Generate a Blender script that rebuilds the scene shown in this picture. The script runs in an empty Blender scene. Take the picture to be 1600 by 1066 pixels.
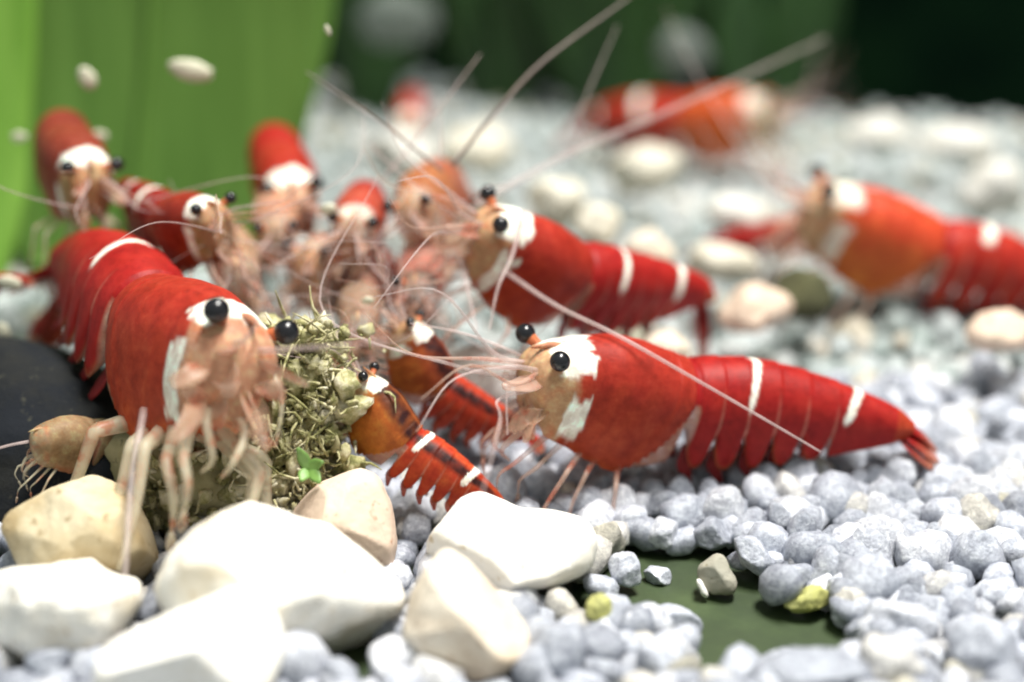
import bpy, bmesh, math, random
import numpy as np
from mathutils import Vector, Matrix, noise

random.seed(7)
rng = np.random.default_rng(11)
scene = bpy.context.scene
col = scene.collection

# ------------------------------------------------------------------ camera, light, exposure
# 1 unit = 1 cm.  x right, y into the tank, z up; the gravel surface lies near z = 0.
PITCH = math.radians(20.0)
CAM_H = 3.66
FPX = 60.0 / 36.0 * 1600.0
cam_data = bpy.data.cameras.new('camera')
cam = bpy.data.objects.new('camera', cam_data)
col.objects.link(cam)
cam.location = (0, 0, CAM_H)
cam.rotation_euler = (math.radians(90) - PITCH, 0, 0)
cam_data.lens = 60.0
cam_data.sensor_width = 36.0
cam_data.clip_start = 0.05
cam_data.clip_end = 300
cam_data.dof.use_dof = True
cam_data.dof.focus_distance = 8.22
cam_data.dof.aperture_fstop = 0.060 / 0.345
scene.camera = cam

world = bpy.data.worlds.new('World')
scene.world = world
world.use_nodes = True
wb = world.node_tree.nodes['Background']
wb.inputs[0].default_value = (0.88, 0.96, 0.90, 1)
wb.inputs[1].default_value = 0.50

lamp_data = bpy.data.lights.new('aquarium_lamp', 'AREA')
lamp_data.shape = 'RECTANGLE'
lamp_data.size = 12
lamp_data.size_y = 5
lamp_data.energy = 15500
lamp_data.color = (1.0, 0.975, 0.92)
lamp = bpy.data.objects.new('aquarium_lamp', lamp_data)
col.objects.link(lamp)
lamp.location = (5.0, 8.0, 24)
lamp.rotation_euler = (Vector((0.2, 9.0, 0)) - Vector(lamp.location)).to_track_quat('-Z', 'Y').to_euler()

scene.view_settings.view_transform = 'Standard'
scene.view_settings.look = 'None'
scene.view_settings.exposure = 0.0
scene.view_settings.gamma = 1.0
scene.view_settings.use_curve_mapping = False
scene.render.engine = 'CYCLES'
scene.cycles.use_denoising = True
scene.cycles.filter_width = 2.0
scene.cycles.max_bounces = 8
scene.cycles.transparent_max_bounces = 16
scene.cycles.caustics_reflective = False
scene.cycles.caustics_refractive = False

# ------------------------------------------------------------------ layout helpers
CP, SP = math.cos(PITCH), math.sin(PITCH)

def P(px, py, d):
    """point of the tank seen at photo pixel (px, py) at depth d along the view axis"""
    a = (px - 800.0) / FPX * d
    b = -(py - 533.0) / FPX * d
    return np.array([a, d * CP + b * SP, CAM_H - d * SP + b * CP])

def ground(px, py, z=0.0):
    v = (py - 533.0) / FPX
    d = (CAM_H - z) / (SP + v * CP)
    return P(px, py, d)

def depth_of(x, y, z):
    return y * CP + (CAM_H - z) * SP

def pixel_of(x, y, z):
    d = depth_of(x, y, z)
    b = y * SP - (CAM_H - z) * CP
    return 800 + FPX * x / d, 533 - FPX * b / d, d

def nz(v, s=1.0, off=0.0):
    return noise.noise(Vector((v[0] * s + off, v[1] * s + off * 1.7, v[2] * s - off)))

# ------------------------------------------------------------------ object helpers
def mesh_obj(name, verts, faces, mat, parent=None, smooth=True, colors=None, world_space=True):
    verts = np.asarray(verts, dtype=float)
    if parent is not None and world_space:
        verts = verts - np.array(parent['_base'])
    me = bpy.data.meshes.new(name)
    me.from_pydata([tuple(v) for v in verts], [], [tuple(f) for f in faces])
    if smooth:
        me.polygons.foreach_set('use_smooth', np.ones(len(me.polygons), dtype=bool))
    if colors is not None:
        at = me.color_attributes.new('Col', 'FLOAT_COLOR', 'POINT')
        at.data.foreach_set('color', np.asarray(colors, dtype=np.float32).ravel())
    me.update()
    me.materials.append(mat)
    o = bpy.data.objects.new(name, me)
    col.objects.link(o)
    if parent is not None:
        o.parent = parent
        o['_base'] = (0.0, 0.0, 0.0) if not world_space else tuple(parent['_base'])
    return o

def tag(o, label=None, cat=None, group=None, kind=None):
    if label: o['label'] = label
    if cat: o['category'] = cat
    if group: o['group'] = group
    if kind: o['kind'] = kind
    return o

def thing(name, base, label, cat, group=None):
    o = bpy.data.objects.new(name, None)
    o.empty_display_size = 0.1
    col.objects.link(o)
    o.location = tuple(base)
    o['_base'] = tuple(float(c) for c in base)
    return tag(o, label, cat, group)

def catmull(pts, n):
    pts = np.asarray(pts, dtype=float)
    p = np.vstack([2 * pts[0] - pts[1], pts, 2 * pts[-1] - pts[-2]])
    out = []
    for i in range(1, len(p) - 2):
        for t in np.linspace(0, 1, 30, endpoint=False):
            a, b, c, d = p[i - 1], p[i], p[i + 1], p[i + 2]
            out.append(0.5 * ((2 * b) + (c - a) * t + (2 * a - 5 * b + 4 * c - d) * t * t + (3 * b - a - 3 * c + d) * t ** 3))
    out.append(pts[-1])
    out = np.array(out)
    seg = np.linalg.norm(np.diff(out, axis=0), axis=1)
    s = np.concatenate([[0], np.cumsum(seg)])
    q = np.linspace(0, s[-1], n)
    return np.stack([np.interp(q, s, out[:, k]) for k in range(3)], 1), s[-1]

def tube(pts, radii, sides=7, n=None, flat=1.0):
    """tapered tube along a polyline; returns verts, faces"""
    if n:
        pts, _ = catmull(pts, n)
    pts = np.asarray(pts, dtype=float)
    m = len(pts)
    radii = np.interp(np.linspace(0, 1, m), np.linspace(0, 1, len(radii)), radii)
    V, F = [], []
    up = np.array([0.31, 0.17, 0.93])
    for i in range(m):
        t = pts[min(i + 1, m - 1)] - pts[max(i - 1, 0)]
        t = t / (np.linalg.norm(t) + 1e-9)
        a = np.cross(t, up); a /= np.linalg.norm(a) + 1e-9
        b = np.cross(a, t)
        up = b
        for k in range(sides):
            w = 2 * math.pi * k / sides
            V.append(pts[i] + radii[i] * (math.cos(w) * a + flat * math.sin(w) * b))
    for i in range(m - 1):
        for k in range(sides):
            k2 = (k + 1) % sides
            F.append((i * sides + k, i * sides + k2, (i + 1) * sides + k2, (i + 1) * sides + k))
    F.append(tuple(range(sides))[::-1])
    F.append(tuple((m - 1) * sides + k for k in range(sides)))
    return V, F

def merge(parts):
    V, F = [], []
    for v, f in parts:
        o = len(V)
        V.extend(list(v))
        F.extend([tuple(i + o for i in q) for q in f])
    return V, F

def ball(c, r, seg=16, rings=10, axes=None):
    V, F = [], []
    c = np.asarray(c, float)
    for i in range(rings + 1):
        a = math.pi * i / rings
        for k in range(seg):
            b = 2 * math.pi * k / seg
            d = np.array([math.sin(a) * math.cos(b), math.sin(a) * math.sin(b), math.cos(a)])
            if axes is not None:
                d = axes[0] * d[0] + axes[1] * d[1] + axes[2] * d[2]
            V.append(c + d * r)
    for i in range(rings):
        for k in range(seg):
            k2 = (k + 1) % seg
            F.append((i * seg + k, (i + 1) * seg + k, (i + 1) * seg + k2, i * seg + k2))
    return V, F

def ico(sub):
    bm = bmesh.new()
    bmesh.ops.create_icosphere(bm, subdivisions=sub, radius=1.0)
    v = np.array([tuple(x.co) for x in bm.verts])
    f = np.array([[x.index for x in q.verts] for q in bm.faces])
    bm.free()
    return v, f

# ------------------------------------------------------------------ materials
def new_mat(name):
    m = bpy.data.materials.new(name)
    m.use_nodes = True
    nt = m.node_tree
    return m, nt, nt.nodes['Principled BSDF'], nt.nodes['Material Output']

def ramp(nt, stops):
    r = nt.nodes.new('ShaderNodeValToRGB')
    e = r.color_ramp.elements
    while len(e) < len(stops): e.new(0.5)
    for q, (p, c) in zip(e, stops):
        q.position = p
        q.color = (c[0], c[1], c[2], 1)
    return r

def noise_node(nt, scale, detail=4, rough=0.55, coord='Object'):
    tc = nt.nodes.new('ShaderNodeTexCoord')
    n = nt.nodes.new('ShaderNodeTexNoise')
    n.inputs['Scale'].default_value = scale
    n.inputs['Detail'].default_value = detail
    n.inputs['Roughness'].default_value = rough
    nt.links.new(tc.outputs[coord], n.inputs['Vector'])
    return n

def bump(nt, b, src, strength, dist):
    q = nt.nodes.new('ShaderNodeBump')
    q.inputs['Strength'].default_value = strength
    q.inputs['Distance'].default_value = dist
    nt.links.new(src, q.inputs['Height'])
    nt.links.new(q.outputs[0], b.inputs['Normal'])

def mixc(nt, fac, a, b, mode='MIX'):
    m = nt.nodes.new('ShaderNodeMix')
    m.data_type = 'RGBA'
    m.blend_type = mode
    for sock, val in ((m.inputs[0], fac), (m.inputs[6], a), (m.inputs[7], b)):
        if isinstance(val, (int, float)):
            sock.default_value = val
        elif isinstance(val, tuple):
            sock.default_value = (val[0], val[1], val[2], 1)
        else:
            nt.links.new(val, sock)
    return m.outputs[2]

def shell_material():
    m, nt, b, out = new_mat('shrimp_shell')
    at = nt.nodes.new('ShaderNodeVertexColor'); at.layer_name = 'Col'
    n1 = noise_node(nt, 15, 7, 0.72)
    r1 = ramp(nt, [(0.30, (0.62, 0.55, 0.5)), (0.52, (0.95, 0.95, 0.95)), (0.72, (1.15, 1.7, 1.6))])
    nt.links.new(n1.outputs[0], r1.inputs[0])
    c = mixc(nt, 1.0, at.outputs[0], r1.outputs[0], 'MULTIPLY')
    nt.links.new(c, b.inputs['Base Color'])
    nt.links.new(at.outputs[1], b.inputs['Alpha'])
    b.inputs['Roughness'].default_value = 0.5
    b.inputs['Specular IOR Level'].default_value = 0.3
    b.inputs['IOR'].default_value = 1.36
    b.inputs['Subsurface Weight'].default_value = 0.22
    b.inputs['Subsurface Radius'].default_value = (1.0, 0.25, 0.12)
    b.inputs['Subsurface Scale'].default_value = 0.05
    n2 = noise_node(nt, 60, 3)
    bump(nt, b, n2.outputs[0], 0.25, 0.006)
    return m

def limb_material(name, c, alpha):
    m, nt, b, out = new_mat(name)
    n1 = noise_node(nt, 9, 3)
    r1 = ramp(nt, [(0.35, c), (0.52, tuple(x * 0.9 for x in c)), (0.66, (c[0] * 0.85, c[1] * 0.38, c[2] * 0.30))])
    nt.links.new(n1.outputs[0], r1.inputs[0])
    nt.links.new(r1.outputs[0], b.inputs['Base Color'])
    b.inputs['Alpha'].default_value = alpha
    b.inputs['Roughness'].default_value = 0.4
    b.inputs['Subsurface Weight'].default_value = 0.2
    b.inputs['Subsurface Radius'].default_value = (1, 0.6, 0.4)
    b.inputs['Subsurface Scale'].default_value = 0.04
    return m

def plain(name, c, rough=0.5, alpha=1.0, coat=0.0):
    m, nt, b, out = new_mat(name)
    n1 = noise_node(nt, 14, 4)
    r1 = ramp(nt, [(0.3, tuple(x * 0.75 for x in c)), (0.7, tuple(min(1, x * 1.15) for x in c))])
    nt.links.new(n1.outputs[0], r1.inputs[0])
    nt.links.new(r1.outputs[0], b.inputs['Base Color'])
    b.inputs['Roughness'].default_value = rough
    b.inputs['Alpha'].default_value = alpha
    b.inputs['Coat Weight'].default_value = coat
    return m

def rock_material(name, base, stain, stain_amount, speck):
    m, nt, b, out = new_mat(name)
    n1 = noise_node(nt, 2.6, 6, 0.62)
    lo = 0.62 - 0.25 * stain_amount
    r1 = ramp(nt, [(lo - 0.12, (0, 0, 0)), (lo + 0.16, (1, 1, 1))])
    nt.links.new(n1.outputs[0], r1.inputs[0])
    c1 = mixc(nt, r1.outputs[0], base, stain)
    n2 = noise_node(nt, 17, 3, 0.5)
    r2 = ramp(nt, [(0.63, (0, 0, 0)), (0.72, (0.8, 0.8, 0.8))])
    nt.links.new(n2.outputs[0], r2.inputs[0])
    c2 = mixc(nt, r2.outputs[0], c1, speck)
    nt.links.new(c2, b.inputs['Base Color'])
    b.inputs['Roughness'].default_value = 0.85
    b.inputs['Specular IOR Level'].default_value = 0.15
    n3 = noise_node(nt, 22, 8, 0.7)
    bump(nt, b, n3.outputs[0], 0.45, 0.03)
    return m

def gravel_material(name, use_attr, fine=None, stops=None):
    fine = use_attr if fine is None else fine
    m, nt, b, out = new_mat(name)
    if use_attr:
        at = nt.nodes.new('ShaderNodeVertexColor'); at.layer_name = 'Col'
        rnd = at.outputs[0]
        sep = nt.nodes.new('ShaderNodeSeparateColor')
        nt.links.new(rnd, sep.inputs[0])
        rnd = sep.outputs[0]
    else:
        oi = nt.nodes.new('ShaderNodeObjectInfo')
        rnd = oi.outputs['Random']
    r0 = ramp(nt, stops or [(0.0, (0.27, 0.285, 0.325)), (0.25, (0.385, 0.405, 0.455)), (0.55, (0.48, 0.50, 0.555)), (0.85, (0.62, 0.63, 0.665)), (0.97, (0.57, 0.54, 0.48)), (1.0, (0.36, 0.34, 0.26))])
    nt.links.new(rnd, r0.inputs[0])
    n1 = noise_node(nt, 26 if fine else 2.6, 8, 0.78)
    r1 = ramp(nt, [(0.34, (0.50, 0.50, 0.54)), (0.5, (0.93, 0.94, 0.97)), (0.64, (1.42, 1.42, 1.38))])
    nt.links.new(n1.outputs[0], r1.inputs[0])
    c = mixc(nt, 1.0, r0.outputs[0], r1.outputs[0], 'MULTIPLY')
    nt.links.new(c, b.inputs['Base Color'])
    b.inputs['Roughness'].default_value = 0.32
    n2 = noise_node(nt, 34 if fine else 4.5, 6, 0.7)
    bump(nt, b, n2.outputs[0], 0.5, 0.02 if fine else 0.18)
    return m

M_SHELL = shell_material()
M_LIMB = limb_material('shrimp_limb', (0.66, 0.44, 0.35), 0.38)
M_LIMB_PALE = limb_material('shrimp_limb_pale', (0.68, 0.60, 0.44), 0.42)
M_MOUTH = limb_material('shrimp_mouthparts', (0.62, 0.40, 0.28), 0.34)
M_ANT = plain('antenna', (0.66, 0.52, 0.50), 0.4, 0.34)
M_ANT_FAINT = plain('antenna_faint', (0.62, 0.52, 0.50), 0.4, 0.22)
M_ANT_DARK = plain('antenna_brown', (0.22, 0.17, 0.15), 0.4, 0.8)
M_EYE, nt_, b_, _ = new_mat('shrimp_eye')
b_.inputs['Base Color'].default_value = (0.008, 0.008, 0.011, 1)
b_.inputs['Roughness'].default_value = 0.22
M_STALK = plain('eye_stalk', (0.58, 0.16, 0.06), 0.4, 0.9)
M_GRAV = gravel_material('gravel', True)
M_GRAV_WATER_TINT = gravel_material('gravel_water_tint', True, True, [(0.0, (0.25, 0.30, 0.28)), (0.3, (0.35, 0.395, 0.38)), (0.6, (0.44, 0.475, 0.47)), (0.85, (0.56, 0.575, 0.56)), (0.93, (0.54, 0.48, 0.38)), (1.0, (0.30, 0.32, 0.22))])  # far grains: random tones, with the green cast of deep water painted in
M_GRAIN = gravel_material('gravel_grain', False)
M_GRAIN_BIG = gravel_material('gravel_grain_large', False, True)

# ------------------------------------------------------------------ the setting: floor, walls
FLOOR_Z = -0.26
m_floor, nt_, b_, _ = new_mat('tank_floor')
n_ = noise_node(nt_, 1.6, 6, 0.7)
r_ = ramp(nt_, [(0.3, (0.018, 0.030, 0.012)), (0.55, (0.032, 0.052, 0.018)), (0.75, (0.055, 0.085, 0.03))])
nt_.links.new(n_.outputs[0], r_.inputs[0])
nt_.links.new(r_.outputs[0], b_.inputs['Base Color'])
b_.inputs['Roughness'].default_value = 0.55
V = [(-30, 2, FLOOR_Z), (30, 2, FLOOR_Z), (30, 40, FLOOR_Z), (-30, 40, FLOOR_Z)]
tag(mesh_obj('ground', V, [(0, 1, 2, 3)], m_floor, smooth=False), 'dark green tank floor bared between the gravel grains', None, None, 'structure')

m_wall, nt_, b_, _ = new_mat('back_wall')
n_ = noise_node(nt_, 0.35, 4, 0.6)
r_ = ramp(nt_, [(0.35, (0.0015, 0.005, 0.003)), (0.7, (0.005, 0.016, 0.006))])
nt_.links.new(n_.outputs[0], r_.inputs[0])
nt_.links.new(r_.outputs[0], b_.inputs['Base Color'])
b_.inputs['Roughness'].default_value = 1.0
b_.inputs['Specular IOR Level'].default_value = 0.0
# the back wall runs slightly askew: farther on the left
BW = [(-20, 24.6), (20, 11.4)]
def wall_y(x):
    t = (x + 20) / 40.0
    return BW[0][1] * (1 - t) + BW[1][1] * t
V = []
for (x, y) in BW:
    for dy in (0, 0.5):
        for z in (FLOOR_Z, 45):
            V.append((x, y + dy, z))
F = [(0, 4, 5, 1), (2, 3, 7, 6), (0, 1, 3, 2), (4, 6, 7, 5), (1, 5, 7, 3), (0, 2, 6, 4)]
tag(mesh_obj('wall_back', V, F, m_wall, smooth=False), 'dark back wall of the tank', None, None, 'structure')

# ------------------------------------------------------------------ stones
def inside_poly(x, y, poly):
    c = False
    n = len(poly)
    for i in range(n):
        x1, y1 = poly[i]; x2, y2 = poly[(i + 1) % n]
        if (y1 > y) != (y2 > y) and x < (x2 - x1) * (y - y1) / (y2 - y1) + x1:
            c = not c
    return c

ROCKS = []
def stone(poly, d, half, mat, label, seed, name='stone', group=None, ncut=9, rough=0.05, tilt=0.0, res=(72, 40)):
    """a solid stone whose outline has the given corners; half = half its thickness front to back"""
    poly = np.array(poly, float)
    c2 = poly.mean(0)
    c = P(c2[0], c2[1], d)
    right = np.array([1.0, 0, 0]); up = np.array([0, SP, CP]); fwd = np.array([0, CP, -SP])
    q = np.stack([(poly[:, 0] - c2[0]), -(poly[:, 1] - c2[1])], 1) / FPX * d
    rs = np.random.default_rng(seed)
    def rad(a):
        dx, dy = math.cos(a), math.sin(a)
        best = 0
        for i in range(len(q)):
            a1 = q[i]; e = q[(i + 1) % len(q)] - a1
            den = dx * e[1] - dy * e[0]
            if abs(den) < 1e-9: continue
            s = (a1[0] * e[1] - a1[1] * e[0]) / den
            t = (a1[0] * dy - a1[1] * dx) / den
            if s > 0 and -1e-6 <= t <= 1 + 1e-6: best = max(best, s)
        return best
    nt, np_ = res
    R = np.array([rad(2 * math.pi * k / nt) for k in range(nt)])
    R = 0.5 * R + 0.25 * (np.roll(R, 1) + np.roll(R, -1))
    size = R.mean()
    L = []
    for i in range(1, np_):
        psi = math.pi * i / np_
        s_, c_ = math.sin(psi), math.cos(psi)
        s_ = s_ ** 0.75
        c_ = math.copysign(abs(c_) ** 0.8, c_)
        for k in range(nt):
            a = 2 * math.pi * k / nt
            L.append((R[k] * math.cos(a) * s_, R[k] * math.sin(a) * s_, half * c_))
    L.append((0, 0, half)); L.append((0, 0, -half))
    L = np.array(L)
    for _ in range(ncut):
        n = rs.normal(size=3); n[2] = math.copysign(abs(n[2]) + 0.6, -1 if rs.random() < 0.75 else 1); n /= np.linalg.norm(n)
        ext = (L @ n).max()
        lim = ext * rs.uniform(0.66, 0.9)
        over = np.maximum(L @ n - lim, 0)
        L = L - over[:, None] * n[None, :] * 0.93
    off = rs.uniform(0, 50)
    for i in range(len(L)):
        v = L[i]
        k = nz(v / size, 1.3, off) * 0.9 + nz(v / size, 3.1, off + 9) * 0.6 + nz(v / size, 8.0, off + 21) * 0.32 + nz(v / size, 17.0, off + 31) * 0.16
        L[i] = v * (1 + rough * k)
    W = c[None, :] + L[:, :1] * right + L[:, 1:2] * up + L[:, 2:3] * fwd
    F = []
    for i in range(np_ - 2):
        for k in range(nt):
            k2 = (k + 1) % nt
            F.append((i * nt + k, (i + 1) * nt + k, (i + 1) * nt + k2, i * nt + k2))
    top, bot = len(L) - 2, len(L) - 1
    for k in range(nt):
        F.append((top, k, (k + 1) % nt))
        F.append((bot, (np_ - 2) * nt + (k + 1) % nt, (np_ - 2) * nt + k))
    base = np.array([c[0], c[1], W[:, 2].min()])
    o = mesh_obj(name, W - base, F, mat)
    o.location = tuple(base)
    tag(o, label, 'stone', group)
    lo, hi = W.min(0), W.max(0)
    ROCKS.append((lo, hi))
    return o

CREAM = (0.80, 0.76, 0.66)
m_white = rock_material('stone_white', (0.88, 0.86, 0.80), (0.70, 0.61, 0.46), 0.30, (0.55, 0.42, 0.26))
m_white2 = rock_material('stone_offwhite', (0.90, 0.88, 0.83), (0.76, 0.70, 0.58), 0.2, (0.6, 0.5, 0.34))
m_beige = rock_material('stone_beige', (0.62, 0.54, 0.38), (0.42, 0.31, 0.16), 0.55, (0.30, 0.22, 0.12))
m_pink = rock_material('stone_pink', (0.72, 0.58, 0.46), (0.62, 0.46, 0.36), 0.4, (0.42, 0.22, 0.14))
m_tan = rock_material('stone_tan', (0.80, 0.72, 0.60), (0.60, 0.46, 0.32), 0.4, (0.48, 0.32, 0.2))
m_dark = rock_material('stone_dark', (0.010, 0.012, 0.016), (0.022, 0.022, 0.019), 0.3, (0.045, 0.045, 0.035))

stone([(2, 825), (20, 800), (80, 760), (140, 739), (190, 760), (215, 800), (246, 880), (240, 925), (120, 935), (45, 890)], 7.95, 0.33, m_beige,
      'beige brown stained stone half shaded under the big shrimp on the moss', 3, ncut=7, rough=0.06)
stone([(-60, 905), (10, 892), (70, 885), (130, 875), (170, 900), (214, 912), (216, 950), (190, 1010), (60, 1040), (-60, 1030)], 7.45, 0.32, m_white,
      'white stone with a mossy crest in front of the beige stained stone', 5, ncut=6, rough=0.07)
stone([(243, 905), (275, 855), (330, 812), (385, 784), (440, 800), (520, 830), (590, 880), (632, 930), (625, 985), (560, 1030), (470, 1062), (330, 1050), (262, 950)], 7.55, 0.50, m_white,
      'largest white stone with small ochre spots in front of the moss clump', 13, ncut=9, rough=0.075)
stone([(158, 1025), (170, 1000), (260, 960), (375, 916), (425, 950), (448, 1010), (430, 1070), (380, 1110), (200, 1120), (150, 1070)], 7.02, 0.34, m_white2,
      'plain bright white stone lying against the foot of the largest white stone', 17, ncut=6, rough=0.04)
stone([(455, 800), (500, 755), (560, 730), (590, 745), (612, 790), (622, 850), (612, 900), (560, 930), (480, 900), (450, 850)], 8.15, 0.30, m_pink,
      'smooth pinkish beige stone with rust specks behind the largest white stone', 23, ncut=5, rough=0.03)
stone([(655, 885), (672, 835), (722, 778), (752, 769), (815, 795), (880, 800), (918, 815), (938, 845), (928, 885), (870, 915), (780, 925), (690, 930)], 7.98, 0.30, m_white2,
      'long white stone hiding the tail of a small striped shrimp', 29, ncut=7, rough=0.04)
stone([(628, 985), (640, 930), (668, 880), (695, 855), (725, 872), (790, 940), (832, 995), (822, 1030), (760, 1062), (680, 1050), (640, 1025)], 7.38, 0.30, m_tan,
      'cream stone with tan lower face between the largest white stone and grey gravel', 31, ncut=8, rough=0.05)
stone([(690, 552), (750, 540), (815, 552), (850, 600), (842, 655), (770, 675), (695, 640)], 9.55, 0.28, m_white2,
      'white stone glaring between the small brown shrimp and the large front shrimp', 37, ncut=5)
# dark stone that carries the moss
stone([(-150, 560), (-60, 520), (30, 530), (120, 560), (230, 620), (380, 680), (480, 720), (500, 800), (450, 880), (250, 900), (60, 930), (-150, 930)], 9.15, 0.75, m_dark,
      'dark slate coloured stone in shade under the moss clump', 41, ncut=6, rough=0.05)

m_far = rock_material('stone_far', (0.62, 0.61, 0.58), (0.55, 0.52, 0.44), 0.4, (0.45, 0.42, 0.34))
m_cream = rock_material('stone_cream', (0.64, 0.61, 0.52), (0.52, 0.47, 0.36), 0.4, (0.42, 0.36, 0.26))
far = [  # px, py, depth, rx, ry, material, label
    (745, 238, 13.6, 58, 42, m_cream, 'blurred cream stone farthest back behind the shrimp with crossed feelers'),
    (868, 318, 11.8, 46, 42, m_cream, 'blurred yellowish white stone above the middle banded shrimp'),
    (935, 352, 11.2, 42, 32, m_cream, 'blurred white stone right above the first white band of middle shrimp'),
    (1005, 268, 12.9, 72, 44, m_cream, 'blurred wide white stone below the shrimp at the dark back wall'),
    (1150, 335, 12.0, 52, 34, m_far, 'blurred white stone just above the small half hidden red shrimp'),
    (1125, 412, 11.0, 62, 34, m_cream, 'blurred cream stone under the small half hidden red shrimp'),
    (1180, 482, 10.3, 60, 50, m_pink, 'blurred peach stone beside the tail of the middle banded shrimp'),
    (1010, 395, 11.0, 50, 34, m_tan, 'blurred tan stone behind the back of the middle banded shrimp'),
    (1560, 522, 10.0, 70, 36, m_pink, 'blurred peach stone below the large orange and red back shrimp'),
    (1030, 548, 9.9, 52, 40, m_tan, 'blurred pale peach stone between the two largest banded shrimps'),
    (1370, 208, 14.0, 60, 30, m_far, 'blurred pale stone near the dark back wall beyond the orange shrimp'),
    (1560, 300, 12.6, 70, 44, m_far, 'blurred pale stone lying beyond the back of the orange shrimp'),
    (1500, 225, 14.0, 80, 34, m_far, 'blurred pale stone resting under the blackest stretch of back wall'),
    (640, 245, 13.4, 60, 50, m_far, 'blurred white stone below the tiny far red shrimp'),
]
for i, (px, py, d, rx, ry, mt, lb) in enumerate(far):
    rr = np.random.default_rng(100 + i)
    poly = []
    for k in range(9):
        a = 2 * math.pi * k / 9
        s = rr.uniform(0.68, 1.18)
        poly.append((px + rx * s * math.cos(a), py + ry * s * math.sin(a)))
    stone(poly, d, ry / FPX * d * 1.1, mt, lb, 100 + i, ncut=6, res=(28, 16), rough=0.13)

# dark mossy hollow stone at the back
mm_olive = rock_material('stone_olive', (0.10, 0.10, 0.05), (0.05, 0.05, 0.03), 0.5, (0.2, 0.2, 0.1))
stone([(1205, 440), (1240, 415), (1290, 430), (1305, 470), (1280, 500), (1220, 498)], 10.6, 0.14, mm_olive,
      'blurred dark olive pebble between the peach stone and the orange shrimp', 171, ncut=3, res=(28, 16))

# ------------------------------------------------------------------ gravel
PATCH = [(938, 862), (985, 838), (1060, 862), (1120, 858), (1190, 905), (1235, 945), (1330, 975), (1348, 1010), (1340, 1040), (1240, 1030), (1150, 1045), (1110, 1075), (1070, 1050),
         (1085, 1000), (1000, 955), (950, 940)]
def ground_h(x, y):
    return 0.07 * noise.noise(Vector((x * 0.55, y * 0.55, 3.1))) + 0.05 * noise.noise(Vector((x * 1.4, y * 1.4, 8.0))) - 0.02 - 0.075 * min(1.0, max(0.0, (10.2 - y) / 1.2))

def grain_mesh(seed, sub):
    rs = np.random.default_rng(seed)
    v, f = ico(sub)
    v = v.copy()
    for _ in range(9):
        n = rs.normal(size=3); n /= np.linalg.norm(n)
        lim = rs.uniform(0.62, 0.88)
        over = np.maximum(v @ n - lim, 0)
        v -= over[:, None] * n[None, :] * 0.92
    off = rs.uniform(0, 90)
    for i in range(len(v)):
        v[i] *= 1 + 0.16 * nz(v[i], 1.7, off) + 0.07 * nz(v[i], 4.5, off + 5)
    v *= np.array([1.15, 0.95, 0.82]) * 1.08
    return v, f

def rand_rot(rs):
    q = rs.normal(size=4); q /= np.linalg.norm(q)
    w, x, y, z = q
    return np.array([[1 - 2 * (y * y + z * z), 2 * (x * y - z * w), 2 * (x * z + y * w)],
                     [2 * (x * y + z * w), 1 - 2 * (x * x + z * z), 2 * (y * z - x * w)],
                     [2 * (x * z - y * w), 2 * (y * z + x * w), 1 - 2 * (x * x + y * y)]])

grains = []     # x, y, z, r, layer
for layer in (0, 1):
    step = 0.158 if layer else 0.17
    y = 4.6
    while y < 23.0:
        hw = 0.36 * y + 1.6
        x = -hw
        while x < hw:
            gx = x + rng.uniform(-0.55, 0.55) * step
            gy = y + rng.uniform(-0.55, 0.55) * step
            x += step
            if gy > wall_y(gx) - 0.1: continue
            r = float(np.clip(rng.lognormal(math.log(0.088), 0.22), 0.055, 0.15))
            if layer == 0:
                gz = FLOOR_Z + r * 0.8 + rng.uniform(0, 0.05)
            else:
                gz = ground_h(gx, gy) - 0.06 + rng.uniform(-0.05, 0.05)
            px, py, d = pixel_of(gx, gy, gz)
            if inside_poly(px, py, PATCH): continue
            if layer == 1:
                px2, py2, _ = pixel_of(gx, gy, gz - 0.15)
                if inside_poly(px2, py2, PATCH) or inside_poly(px, py + 30, PATCH) or inside_poly(px - 18, py, PATCH) or inside_poly(px + 18, py, PATCH): continue
            if any(lo[0] + .08 < gx < hi[0] - .08 and lo[1] + .08 < gy < hi[1] - .08 and lo[2] < gz < hi[2] for lo, hi in ROCKS): continue
            grains.append((gx, gy, gz, r, layer, px, py, d))
        y += step
# the 300 that show largest: top layer, inside the frame, front of the shrimps
cand = [i for i, g in enumerate(grains) if g[4] == 1 and -10 < g[5] < 1610 and 650 < g[6] < 1075 and not (g[5] < 640 and g[6] < 985)]
cand.sort(key=lambda i: -grains[i][3] / grains[i][7])
single = set(cand[:277])
variants3 = []
for k in range(14):
    v, f = grain_mesh(500 + k, 3)
    me = bpy.data.meshes.new('gravel_grain')
    me.from_pydata([tuple(a) for a in v], [], [tuple(a) for a in f])
    me.polygons.foreach_set('use_smooth', np.ones(len(me.polygons), dtype=bool))
    me.update(); me.materials.append(M_GRAIN)
    variants3.append(me)
GRAIN_LABEL = 'small pale blue grey gravel grain lying among its like on the tank floor'
def put_grain(me, loc, r, rot, label=GRAIN_LABEL, group='gravel grains on the tank floor', scale=(1, 1, 1)):
    o = bpy.data.objects.new('gravel_grain', me)
    col.objects.link(o)
    o.location = tuple(loc)
    o.scale = (r * scale[0], r * scale[1], r * scale[2])
    o.rotation_euler = rot
    tag(o, label, 'gravel grain', group)
    return o
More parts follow.
